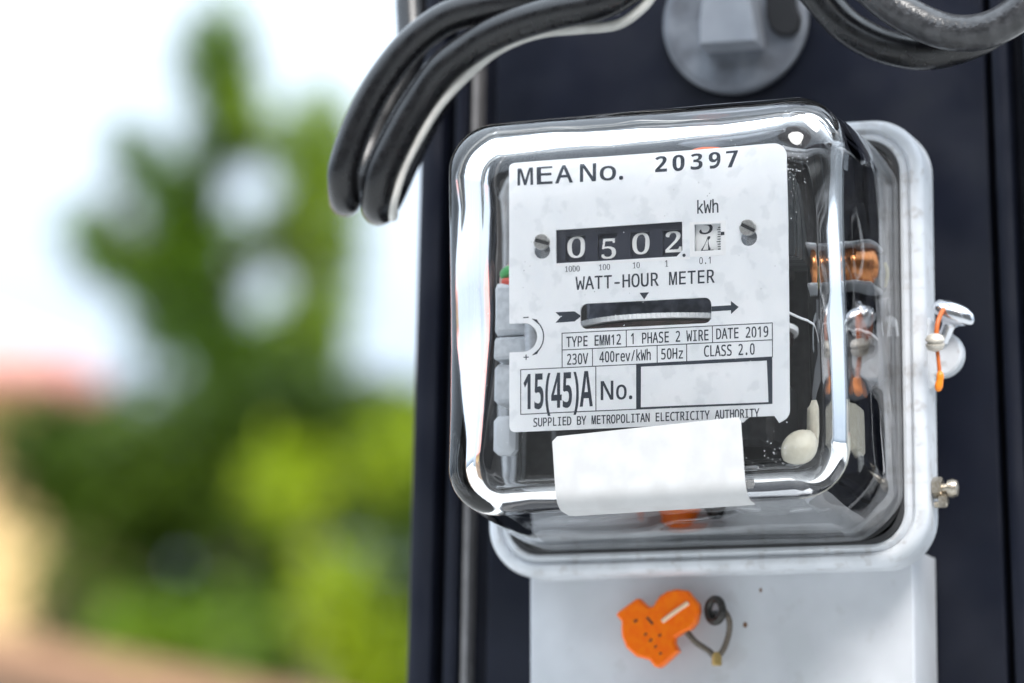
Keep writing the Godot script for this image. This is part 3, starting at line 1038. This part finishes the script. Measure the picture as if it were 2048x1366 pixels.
func cables() -> void:
	var black := mottled(Color(0.004, 0.004, 0.005), Color(0.007, 0.0068, 0.008), 0.36, 0.05, 0.02)
	black.roughness_texture = noise_texture(Color(0.5, 0.5, 0.5), Color(0.85, 0.85, 0.85), 0.03, 9)
	black.roughness = 0.42
	var white := mottled(Color(0.6, 0.59, 0.55), Color(0.72, 0.71, 0.67), 0.45, 0.05)
	var V := func(x: float, y: float, z: float) -> Vector3: return Vector3(x, y, z)
	cable("black_cable", "outermost black cable of the bundle bending down at the left", black, [
		Vector3(70, 190, -60), Vector3(40, 150, -50), Vector3(12, 114, -42), Vector3(-8.6, 102.3, -40), Vector3(-26.4, 96.9, -40), Vector3(-42.6, 97.4, -40), Vector3(-59, 97, -40), Vector3(-71.4, 94.9, -40), Vector3(-81.3, 89.6, -40), Vector3(-89.1, 82.6, -40),
		Vector3(-96.7, 72.7, -40), Vector3(-102.9, 61.1, -40), Vector3(-107.2, 49.3, -40.5), Vector3(-108.4, 43.6, -43), Vector3(-110.2, 40.4, -49), Vector3(-112.9, 41.7, -57), Vector3(-114.8, 48.2, -68), Vector3(-112.1, 60.6, -76), Vector3(-107.3, 74.3, -80), Vector3(-103.1, 87.3, -84), Vector3(-101.8, 99.7, -88), Vector3(-103.6, 114.2, -92), Vector3(-104.4, 128.7, -96), Vector3(-104, 240, -104)], 5.1, "black cables")
	cable("black_cable", "black cable between the outermost black one and the white wire", black, [
		Vector3(72, 196, -60), Vector3(40, 154, -50), Vector3(14, 124, -42), Vector3(-7, 104.5, -40), Vector3(-15.1, 98, -38), Vector3(-23.1, 94, -36), Vector3(-35.3, 92.4, -36), Vector3(-47.5, 90.3, -37), Vector3(-57.4, 87.4, -38), Vector3(-64.8, 84, -39), Vector3(-73.5, 78.2, -39),
		Vector3(-80.6, 70.4, -40), Vector3(-87.3, 60.4, -40), Vector3(-94.1, 47.4, -40), Vector3(-96.6, 40.6, -42.5), Vector3(-98.8, 37.2, -48), Vector3(-100.8, 38.2, -56), Vector3(-101.4, 45, -66), Vector3(-99, 55.7, -72), Vector3(-94.4, 68.5, -76), Vector3(-88.6, 81.3, -80), Vector3(-82.1, 91.6, -84), Vector3(-74.1, 100.7, -88), Vector3(-66, 108, -92), Vector3(-60.4, 118.6, -96), Vector3(-50, 240, -104)], 5.3, "black cables")
	cable("white_wire", "thin white wire running along the lower edge of the bent black cables", white, [
		Vector3(40, 190, -60), Vector3(22, 150, -50), Vector3(8, 120, -44), Vector3(-2.8, 103.1, -42), Vector3(-6, 98.3, -42), Vector3(-10, 93.3, -42), Vector3(-18.1, 88.5, -42), Vector3(-30.2, 88, -42), Vector3(-41.3, 87.8, -42), Vector3(-49.5, 86.2, -42), Vector3(-57.7, 82.9, -42), Vector3(-65.9, 77, -42),
		Vector3(-75.5, 68, -42), Vector3(-81.9, 59, -42), Vector3(-88.4, 47.7, -42.5), Vector3(-92.0, 38.0, -43.6), Vector3(-94.5, 34.1, -50), Vector3(-96.9, 36.7, -55), Vector3(-97.5, 42.5, -58), Vector3(-97.1, 50.1, -60), Vector3(-91.8, 63.4, -61), Vector3(-85.1, 75.7, -62), Vector3(-77.5, 84.7, -63), Vector3(-68.6, 91.3, -64), Vector3(-58.9, 95.7, -65), Vector3(-46.5, 99.5, -68), Vector3(-34.4, 103.6, -72), Vector3(-26.8, 113.9, -80), Vector3(-20, 240, -100)], 1.65)
	cable("black_cable", "dull black cable looping lowest at the upper right corner", black, [
		Vector3(10, 180, -70), Vector3(24, 130, -60), Vector3(36.9, 104.7, -55), Vector3(43.1, 95.5, -55), Vector3(50.9, 86.3, -55), Vector3(60.2, 80.1, -55), Vector3(69.5, 76.8, -55), Vector3(77.2, 75.8, -55), Vector3(85, 76.8, -55), Vector3(93.5, 79.7, -55), Vector3(102.1, 84.9, -55), Vector3(109.8, 92.1, -55),
		Vector3(122, 112, -60), Vector3(130, 150, -70), Vector3(132, 240, -80)], 5.4, "black cables")
	var sheen := mottled(Color(0.02, 0.02, 0.022), Color(0.05, 0.05, 0.053), 0.28, 0.04, 0.03, 0.0, 0.01)
	cable("black_cable", "shiny greyish black cable lying in front of the lowest loop at upper right", sheen, [
		Vector3(30, 200, -60), Vector3(42, 136, -48), Vector3(55.7, 101.7, -42), Vector3(62.6, 93.4, -42), Vector3(71, 86.2, -42), Vector3(80.9, 80.4, -42), Vector3(89.3, 78, -42), Vector3(97.6, 78.4, -42), Vector3(105.3, 81.7, -42), Vector3(111.4, 86.6, -42), Vector3(116.9, 93.9, -42),
		Vector3(126, 116, -46), Vector3(134, 160, -60), Vector3(136, 240, -80)], 5.6, "black cables")


# ---------------------------------------------------------------- seals
func seals() -> void:
	var orange := mottled(Color(0.95, 0.15, 0.0), Color(0.98, 0.2, 0.0), 0.3, 0.02)
	orange.metallic_specular = 0.4
	orange.backlight_enabled = true
	orange.backlight = Color(0.15, 0.05, 0.0)
	var t := thing("security_seal", "flat orange plastic seal tag hanging on the grey terminal cover", "security seal", Vector3(0, HANG, 0))
	var o := PackedVector2Array([
		Vector2(-31.2, -90.8), Vector2(-29.5, -92.8), Vector2(-29.6, -95.2), Vector2(-29.4, -97.6), Vector2(-28.0, -101.0), Vector2(-24.8, -103.9), Vector2(-20.5, -105.1), Vector2(-18.9, -107.1), Vector2(-17.5, -107.6), Vector2(-16.0, -106.8), Vector2(-11.0, -102.5),
		Vector2(-12.3, -100.0), Vector2(-12.2, -98.3), Vector2(-10.1, -97.1), Vector2(-7.2, -95.9), Vector2(-5.2, -93.7), Vector2(-4.3, -90.1), Vector2(-4.6, -87.8), Vector2(-6.6, -85.5), Vector2(-7.9, -83.8), Vector2(-11.5, -83.2), Vector2(-14.7, -83.8),
		Vector2(-17.1, -85.3), Vector2(-18.5, -87.2), Vector2(-19.3, -88.4), Vector2(-20.9, -88.4), Vector2(-22.0, -87.4), Vector2(-23.5, -85.9), Vector2(-24.7, -85.9), Vector2(-30.6, -89.8)])
	var b := Mb.new()
	b.prism(o, -85.2, -81.6, [], 0.8)
	part("seal_body", b.mesh(30), orange, t)
	var r := Mb.new()
	r.tube(smooth_path([Vector3(-16.0, -93.2, -81.5), Vector3(-11.8, -90.4, -81.1), Vector3(-7.6, -87.6, -81.5)]), 0.75, 12)
	part("seal_ridge", r.mesh(60), surface(0.85, 0.6, 0.4, 0.3), t, "pale raised bar on the seal's round head")
	var ink := surface(0.09, 0.025, 0.01, 0.6)
	for q in [[-24.7, -92.8, 1.3, 0.8, 30.0], [-20.1, -92.9, 2.9, 0.8, -50.0], [-21.5, -97.1, 1.0, 0.7, 30.0], [-16.9, -97.5, 1.0, 0.7, 40.0], [-19.9, -99.0, 1.2, 0.7, 40.0], [-18.3, -101.0, 1.0, 0.6, 40.0], [-16.7, -103.2, 0.9, 0.7, 30.0]]:
		var s := Mb.new()
		s.box(Vector3(q[0], q[1], -81.6), Vector3(q[2], q[3], 0.2), 0.05, Basis(Vector3.BACK, deg_to_rad(q[4])))
		part("ink_mark", s.mesh(), ink, t)
	var w := Mb.new()
	w.tube(smooth_path([Vector3(-9.5, -95.4, -83.5), Vector3(-6.5, -99.4, -84.5), Vector3(-2.5, -102.3, -86), Vector3(-0.2, -104.2, -87), Vector3(2.2, -101.8, -87), Vector3(4.0, -97.0, -86.5), Vector3(4.4, -93.0, -85.5), Vector3(3.0, -90.0, -84.6)]), 0.95, 10)
	part("seal_wire", w.mesh(60), mottled(Color(0.10, 0.085, 0.07), Color(0.17, 0.14, 0.11), 0.4, 0.01, 0.03, 0.6), t)
	var fe := Mb.new()
	fe.lathe(Vector3(-0.1, -107.0, -87), Basis.IDENTITY, [[1.3, 0.0], [1.6, 0.3], [1.6, 3.6], [1.1, 4.2]], 16)
	part("brass_ferrule", fe.mesh(), mottled(Color(0.45, 0.3, 0.1), Color(0.55, 0.4, 0.16), 0.4, 0.01, 0.03, 0.7), t)

	var l := thing("wire_seal", "orange wire with a pale crimped lead pellet below the chrome knob", "wire seal", Vector3(0, HANG, 0))
	var wm := mottled(Color(0.5, 0.10, 0.015), Color(0.62, 0.16, 0.02), 0.4, 0.004, 0.05)
	var up := Mb.new()
	up.tube(smooth_path([Vector3(77.6, 1.0, -75), Vector3(76.4, -2.0, -70), Vector3(75.5, -6.0, -67.5), Vector3(75.2, -10.0, -67)]), 0.75, 12)
	up.tube(smooth_path([Vector3(75.4, -13.5, -67), Vector3(75.7, -17.0, -67), Vector3(76.0, -21.0, -67)]), 0.62, 12)
	part("orange_wire", up.mesh(60), wm, l)
	var tail := Mb.new()
	tail.tube(smooth_path([Vector3(76.0, -20.6, -67), Vector3(76.2, -22.5, -67), Vector3(75.7, -25.2, -67), Vector3(75.3, -26.8, -67)]), [0.5, 0.7, 0.9, 1.05, 1.15, 1.2, 1.2, 1.15, 1.1, 1.15, 1.2, 1.25, 1.25, 1.2, 1.1, 1.0, 0.9, 0.6, 0.3], 12)
	part("loop_end", tail.mesh(60), surface(0.86, 0.24, 0.01, 0.4), l, "bright orange folded end of the wire")
	var lead := Mb.new()
	lead.lathe(Vector3(75.0, -11.9, -66), Basis(Quaternion(Vector3.UP, Vector3(0.05, 0.95, 0.3).normalized())), [[1.0, -2.7], [2.4, -2.1], [3.0, -0.7], [2.9, -0.35], [2.35, -0.15], [2.35, 0.35], [2.9, 0.55], [3.0, 0.9], [2.4, 2.1], [1.0, 2.7]], 28)
	part("lead_pellet", lead.mesh(50), mottled(Color(0.5, 0.46, 0.4), Color(0.64, 0.6, 0.53), 0.45, 0.006, 0.03, 0.3), l)


# ---------------------------------------------------------------- trees, houses
# the plot behind the post: u metres to the right and d metres away along the street that leads back from the yard, h metres up
func plot(u: float, h: float, d: float) -> Vector3:
	return Vector3(0.3248, 0, 1.1171) + Vector3(0.9509, 0, -0.3095) * u + Vector3(-0.3095, 0, -0.9509) * d + Vector3(0, h, 0)


func leaf_mesh(length: float) -> ArrayMesh:
	var b := Mb.new()
	var w := length * 0.24
	var tip := Vector3(0, 0.12 * length, length)
	var mid := Vector3(0, 0.14 * length, length * 0.5)
	b.tri(Vector3.ZERO, Vector3(w, 0.08 * length, length * 0.45), mid)
	b.tri(Vector3.ZERO, mid, Vector3(-w, 0.08 * length, length * 0.45))
	b.tri(mid, Vector3(w, 0.08 * length, length * 0.45), tip)
	b.tri(mid, tip, Vector3(-w, 0.08 * length, length * 0.45))
	return b.mesh(10, 1.0)


func leaf_material(backlight: Color) -> StandardMaterial3D:
	var m := StandardMaterial3D.new()
	m.vertex_color_use_as_albedo = true
	m.albedo_color = Color.WHITE
	m.roughness = 0.6
	m.metallic_specular = 0.3
	m.backlight_enabled = true
	m.backlight = backlight
	m.cull_mode = BaseMaterial3D.CULL_DISABLED
	return m


# clumps: [u, h, d, radius, leaves]
func crown(clumps: Array, a: Color, b: Color, length: float, origin: Vector3) -> MultiMesh:
	var total := 0
	for c in clumps:
		total += c[4]
	var mm := MultiMesh.new()
	mm.transform_format = MultiMesh.TRANSFORM_3D
	mm.use_colors = true
	mm.mesh = leaf_mesh(length)
	mm.instance_count = total
	var i := 0
	for c in clumps:
		var at := plot(c[0], c[1], c[2]) - origin
		var tone := rng.randf()
		for k in c[4]:
			var dir := Vector3(rng.randfn(), rng.randfn(), rng.randfn()).normalized()
			var q: Vector3 = at + dir * c[3] * pow(rng.randf(), 0.45)
			var face := (dir * 0.7 + Vector3(rng.randfn() * 0.5, -0.25, rng.randfn() * 0.5)).normalized()
			var side := face.cross(Vector3.UP if absf(face.y) < 0.95 else Vector3.RIGHT).normalized()
			var basis_ := Basis(side, face.cross(side) * -1.0, face).rotated(face, rng.randfn() * 0.5)
			mm.set_instance_transform(i, Transform3D(basis_.scaled(Vector3.ONE * rng.randf_range(0.7, 1.25)), q))
			mm.set_instance_color(i, a.lerp(b, clampf(tone * tone * 0.9 + rng.randf() * 0.25, 0.0, 1.0)))
			i += 1
	return mm


func tree(called: String, label: String, category: String, u: float, d: float, limbs: Array, clumps: Array, a: Color, b: Color, length: float, back := Color(0.3, 0.4, 0.06)) -> void:
	var origin := plot(u, 0, d)
	var t := thing(called, label, category, origin)
	var w := Mb.new()
	for l in limbs:
		var path := []
		for q in l[0]:
			path.append(plot(q[0], q[1], q[2]) - origin)
		var sm := smooth_path(path, 5)
		var radii := []
		for i in sm.size():
			radii.append(lerpf(l[1], l[2], float(i) / (sm.size() - 1)))
		w.tube(sm, radii, 9)
		if called == "tall_hedge":
			part("stem", w.mesh(70, 1.0), bark(), t)
			w = Mb.new()
	if called != "tall_hedge":
		part("trunk", w.mesh(70, 1.0), bark(), t)
	var o := MultiMeshInstance3D.new()
	o.name = "crown"
	o.multimesh = crown(clumps, a, b, length, origin)
	o.material_override = leaf_material(back)
	o.set_meta("kind", "stuff")
	t.add_child(o, true)


var bark_m: StandardMaterial3D


func bark() -> StandardMaterial3D:
	if bark_m == null:
		bark_m = mottled(Color(0.09, 0.075, 0.055), Color(0.18, 0.15, 0.12), 0.9, 0.5, 0.03)
	return bark_m


func along(points: Array, r0: float, r1: float, step: float, density: float, jitter := 0.12) -> Array:
	var o := []
	var flat := []
	for q in points:
		flat.append(Vector3(q[0], q[1], q[2]))
	for i in flat.size() - 1:
		var a: Vector3 = flat[i]
		var b: Vector3 = flat[i + 1]
		var n := maxi(1, int(a.distance_to(b) / step))
		for k in n:
			var f := (i + float(k) / n) / (flat.size() - 1)
			var r := lerpf(r0, r1, f)
			var c := a.lerp(b, float(k) / n) + Vector3(rng.randfn(), rng.randfn(), rng.randfn() * 1.5) * jitter
			o.append([c.x, c.y, c.z, r, int(density * r * r)])
	var last: Vector3 = flat[flat.size() - 1]
	o.append([last.x, last.y, last.z, r1, int(density * r1 * r1)])
	return o


func heap(u: float, h: float, d: float, ru: float, rh: float, rd: float, n: int, r: float, density: float) -> Array:
	var o := []
	for i in n:
		var v := Vector3(rng.randfn(), rng.randfn(), rng.randfn()).normalized() * pow(rng.randf(), 0.4)
		var rad := r * rng.randf_range(0.7, 1.3)
		o.append([u + v.x * ru, h + v.y * rh, d + v.z * rd, rad, int(density * rad * rad)])
	return o


func background() -> void:
	# the open tree whose bare-topped branches stand against the sky
	var b1 := [[-1.52, 4.1, 22], [-1.66, 4.97, 22], [-1.65, 6.11, 22], [-1.63, 6.72, 22]]
	var b2 := [[-1.66, 4.97, 22], [-1.91, 5.96, 22.2], [-2.16, 6.14, 22.3]]
	var b3 := [[-1.63, 4.69, 22], [-1.99, 5.34, 21.8], [-2.26, 5.84, 21.6]]
	var b4 := [[-1.63, 5.2, 22], [-1.28, 5.77, 22], [-1.03, 6.3, 22.1]]
	var b5 := [[-1.5, 4.69, 22], [-1.14, 5.37, 21.7], [-1.06, 5.94, 21.6]]
	var cl := []
	for q in [[b1, 0.28, 0.18], [b2, 0.22, 0.11], [b3, 0.24, 0.15], [b4, 0.17, 0.16], [b5, 0.17, 0.17]]:
		cl.append_array(along(q[0], q[1], q[2], 0.11, 4200.0, 0.03))
	var shape := PackedVector2Array([
		Vector2(-1.63, 6.85), Vector2(-1.47, 6.8), Vector2(-1.48, 6.31), Vector2(-1.28, 6.11), Vector2(-1.17, 6.31), Vector2(-1.03, 6.45), Vector2(-0.92, 6.22), Vector2(-0.92, 5.77), Vector2(-0.92, 5.26), Vector2(-1.0, 4.92), Vector2(-1.17, 4.69), Vector2(-1.77, 4.69), Vector2(-1.99, 4.97),
		Vector2(-2.13, 5.26), Vector2(-2.35, 5.43), Vector2(-2.49, 5.68), Vector2(-2.29, 5.77), Vector2(-2.1, 5.54), Vector2(-1.94, 5.57), Vector2(-2.21, 6.05), Vector2(-2.16, 6.19), Vector2(-1.96, 6.05), Vector2(-1.8, 5.82), Vector2(-1.76, 6.25), Vector2(-1.85, 6.62), Vector2(-1.76, 6.72)])
	var left_cl := []
	var right_cl := []
	for i in 1500:
		var q := Vector2(rng.randf_range(-2.5, -0.9), rng.randf_range(4.6, 6.9))
		if not Geometry2D.is_point_in_polygon(q, shape):
			continue
		if q.distance_to(Vector2(-1.44, 5.89)) < 0.23 or q.distance_to(Vector2(-1.41, 5.33)) < 0.23 or q.distance_to(Vector2(-1.99, 4.78)) < 0.24:
			continue
		var c := [q.x, q.y, 22.0 + rng.randfn() * 0.35, 0.085 + rng.randf() * 0.03, 16]
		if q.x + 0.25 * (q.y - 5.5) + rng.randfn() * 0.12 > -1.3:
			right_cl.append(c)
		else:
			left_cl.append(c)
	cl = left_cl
	var limbs := [[[[-1.5, 0, 22], [-1.5, 2.5, 22], [-1.52, 4.1, 22]], 0.2, 0.12]]
	for q in [b1, b2, b3, b4, b5]:
		limbs.append([q, 0.07, 0.012])
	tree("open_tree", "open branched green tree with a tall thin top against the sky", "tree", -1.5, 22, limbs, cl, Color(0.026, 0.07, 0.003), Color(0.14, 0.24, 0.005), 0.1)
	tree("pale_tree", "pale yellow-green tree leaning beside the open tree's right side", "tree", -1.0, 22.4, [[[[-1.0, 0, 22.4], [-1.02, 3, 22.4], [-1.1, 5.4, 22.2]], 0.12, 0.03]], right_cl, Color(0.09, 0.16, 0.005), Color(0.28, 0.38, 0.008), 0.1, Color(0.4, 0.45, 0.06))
	# the dense dark one below it
	var dn := heap(-1.3, 3.75, 18.4, 0.95, 0.5, 0.9, 60, 0.22, 2600.0)
	dn.append_array(heap(-2.0, 3.9, 18.6, 0.35, 0.18, 0.5, 14, 0.18, 2600.0))
	dn.append_array(heap(-0.7, 4.0, 18.6, 0.3, 0.25, 0.5, 14, 0.18, 2600.0))
	dn.append_array(heap(-0.5, 3.95, 18.6, 0.16, 0.28, 0.5, 12, 0.18, 2600.0))
	dn.append_array(heap(-2.2, 3.95, 18.6, 0.3, 0.14, 0.4, 12, 0.16, 2600.0))
	tree("dense_tree", "dense dark green tree filling the lower left behind the post", "tree", -1.3, 18.4, [[[[-1.3, 0, 18.4], [-1.25, 2, 18.4], [-1.3, 3.6, 18.4]], 0.16, 0.05]], dn, Color(0.02, 0.045, 0.001), Color(0.08, 0.135, 0.002), 0.11)
	tree("tall_hedge", "tall dark hedge closing the view under the trees", "hedge", -1.2, 20.5, [[[[-1.9, 0, 20.5], [-1.9, 3.0, 20.5]], 0.05, 0.02], [[[-1.2, 0, 20.5], [-1.2, 3.0, 20.5]], 0.05, 0.02], [[[-0.5, 0, 20.5], [-0.5, 3.0, 20.5]], 0.05, 0.02]], heap(-1.15, 3.1, 20.5, 1.35, 0.75, 0.35, 90, 0.24, 2000.0), Color(0.02, 0.045, 0.002), Color(0.06, 0.1, 0.004), 0.11)
	# yellow-green shrub nearer the post
	tree("bright_tree", "yellow-green young tree standing just left of the post", "tree", -0.85, 16.6, [[[[-0.85, 0, 16.6], [-0.8, 2, 16.6], [-0.85, 3.5, 16.6]], 0.08, 0.03]], heap(-0.93, 3.58, 16.6, 0.13, 0.12, 0.2, 7, 0.12, 2600.0) + heap(-0.5, 3.72, 16.6, 0.1, 0.2, 0.2, 8, 0.11, 2600.0), Color(0.19, 0.27, 0.004), Color(0.33, 0.4, 0.006), 0.1, Color(0.4, 0.45, 0.03))
	tree("bright_bush", "bright lime green bush at the foot of the trees beside the post", "bush", -0.66, 14.6, [[[[-0.66, 0, 14.6], [-0.64, 1.5, 14.6], [-0.66, 2.6, 14.6]], 0.06, 0.02]], heap(-0.68, 2.9, 14.6, 0.13, 0.12, 0.2, 7, 0.11, 2600.0) + heap(-0.5, 2.7, 14.6, 0.16, 0.14, 0.2, 7, 0.11, 2600.0), Color(0.19, 0.27, 0.004), Color(0.33, 0.4, 0.006), 0.1, Color(0.4, 0.45, 0.03))
	tree("low_bush", "mid green bush low in the middle of the greenery", "bush", -1.3, 15.2, [[[[-1.3, 0, 15.2], [-1.3, 1.5, 15.2], [-1.3, 2.6, 15.2]], 0.06, 0.02]], heap(-1.28, 2.8, 15.2, 0.36, 0.16, 0.3, 14, 0.15, 2600.0), Color(0.10, 0.18, 0.005), Color(0.19, 0.28, 0.01), 0.1)

	# house behind the trees on the left
	var h := thing("house", "cream walled house with a faded red hipped roof behind the trees", "house", plot(-6.6, 0, 33))
	var o := h.position
	var P := func(u: float, y: float, d: float) -> Vector3: return plot(u, y, d) - o
	var wl := Mb.new()
	wl.rings([PackedVector3Array([P.call(-9.9, 0, 29.6), P.call(-3.5, 0, 29.6), P.call(-3.5, 0, 36.4), P.call(-9.9, 0, 36.4)]), PackedVector3Array([P.call(-9.9, 5.84, 29.6), P.call(-3.5, 5.84, 29.6), P.call(-3.5, 5.84, 36.4), P.call(-9.9, 5.84, 36.4)])])
	part("wall", wl.mesh(40, 1.0), mottled(Color(0.62, 0.40, 0.17), Color(0.72, 0.5, 0.24), 0.85, 2.0, 0.02), h)
	var rf := Mb.new()
	rf.rings([PackedVector3Array([P.call(-10.4, 5.84, 29.0), P.call(-3.1, 5.84, 29.0), P.call(-3.1, 5.84, 37.0), P.call(-10.4, 5.84, 37.0)]), PackedVector3Array([P.call(-10.4, 5.96, 29.0), P.call(-3.1, 5.96, 29.0), P.call(-3.1, 5.96, 37.0), P.call(-10.4, 5.96, 37.0)]), PackedVector3Array([P.call(-6.9, 7.6, 32.9), P.call(-6.2, 7.6, 32.9), P.call(-6.2, 7.6, 33.1), P.call(-6.9, 7.6, 33.1)])])
	part("roof", rf.mesh(20, 1.0), mottled(Color(0.5, 0.2, 0.17), Color(0.64, 0.3, 0.26), 0.7, 1.0, 0.03), h)
	for u in [-8.4, -5.4]:
		var wn := Mb.new()
		wn.box(P.call(u, 4.3, 29.58), Vector3(1.1, 1.2, 0.08), 0.01, Basis(Vector3.UP, deg_to_rad(18.03)))
		var wo := part("window", wn.mesh(20, 1.0), surface(0.6, 0.6, 0.58, 0.5), h)
		var pn := Mb.new()
		pn.box(P.call(u, 4.3, 29.52), Vector3(0.94, 1.04, 0.03), 0.0, Basis(Vector3.UP, deg_to_rad(18.03)))
		part("pane", pn.mesh(20, 1.0), surface(0.03, 0.04, 0.05, 0.1), wo)

	# lean-to roof in front of the trees
	var s := thing("lean_to", "low terracotta lean-to roof sloping down under the trees", "shed", plot(-2.0, 0, 16))
	var so := s.position
	var Q := func(u: float, y: float, d: float) -> Vector3: return plot(u, y, d) - so
	var lr := Mb.new()
	lr.rings([
		PackedVector3Array([Q.call(-4.2, 3.12, 13.2), Q.call(0.4, 2.14, 13.2), Q.call(0.4, 2.14, 14.0), Q.call(-4.2, 3.12, 14.0)]),
		PackedVector3Array([Q.call(-4.2, 3.24, 13.2), Q.call(0.4, 2.26, 13.2), Q.call(0.4, 2.26, 14.0), Q.call(-4.2, 3.24, 14.0)])])
	var fw := Mb.new()
	fw.rings([
		PackedVector3Array([Q.call(-4.0, 0.0, 13.35), Q.call(0.2, 0.0, 13.35), Q.call(0.2, 0.0, 13.9), Q.call(-4.0, 0.0, 13.9)]),
		PackedVector3Array([Q.call(-4.0, 3.08, 13.35), Q.call(0.2, 2.18, 13.35), Q.call(0.2, 2.18, 13.9), Q.call(-4.0, 3.08, 13.9)])])
	part("wall", fw.mesh(20, 1.0), mottled(Color(0.22, 0.15, 0.1), Color(0.3, 0.21, 0.15), 0.85, 0.8, 0.03), s)
	part("roof", lr.mesh(20, 1.0), mottled(Color(0.3, 0.16, 0.09), Color(0.44, 0.25, 0.15), 0.8, 0.6, 0.03), s)

	# the shaded house front across the yard that the glass looks at
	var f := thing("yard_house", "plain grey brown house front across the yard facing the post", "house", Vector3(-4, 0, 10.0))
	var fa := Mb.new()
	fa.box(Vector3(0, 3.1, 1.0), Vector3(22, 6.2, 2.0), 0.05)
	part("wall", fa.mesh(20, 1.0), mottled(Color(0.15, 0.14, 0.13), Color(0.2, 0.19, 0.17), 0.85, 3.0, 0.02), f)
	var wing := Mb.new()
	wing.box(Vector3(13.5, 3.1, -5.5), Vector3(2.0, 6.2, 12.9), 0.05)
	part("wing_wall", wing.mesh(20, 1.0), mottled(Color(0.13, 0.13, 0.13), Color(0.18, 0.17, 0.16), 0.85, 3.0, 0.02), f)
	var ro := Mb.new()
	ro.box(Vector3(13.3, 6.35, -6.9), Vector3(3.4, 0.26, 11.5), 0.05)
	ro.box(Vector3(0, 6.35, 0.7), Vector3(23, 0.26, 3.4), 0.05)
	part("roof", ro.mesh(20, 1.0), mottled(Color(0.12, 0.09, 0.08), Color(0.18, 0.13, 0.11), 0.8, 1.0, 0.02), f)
	for q in [[-7.5, 1.6], [-3.5, 1.6], [5.5, 1.6], [-7.5, 4.6], [-3.5, 4.6], [1.0, 4.6], [5.5, 4.6]]:
		var wn := Mb.new()
		wn.box(Vector3(q[0], q[1], -0.03), Vector3(1.7, 1.4, 0.1), 0.02)
		var wo := part("window", wn.mesh(20, 1.0), surface(0.66, 0.64, 0.6, 0.5), f)
		var pn := Mb.new()
		pn.box(Vector3(q[0], q[1], -0.1), Vector3(1.5, 1.2, 0.05), 0.01)
		part("pane", pn.mesh(20, 1.0), surface(0.03, 0.035, 0.04, 0.1), wo)
	var do := Mb.new()
	do.box(Vector3(1.0, 1.05, -0.03), Vector3(1.0, 2.1, 0.1), 0.02)
	part("door", do.mesh(20, 1.0), surface(0.6, 0.56, 0.48, 0.5), f)
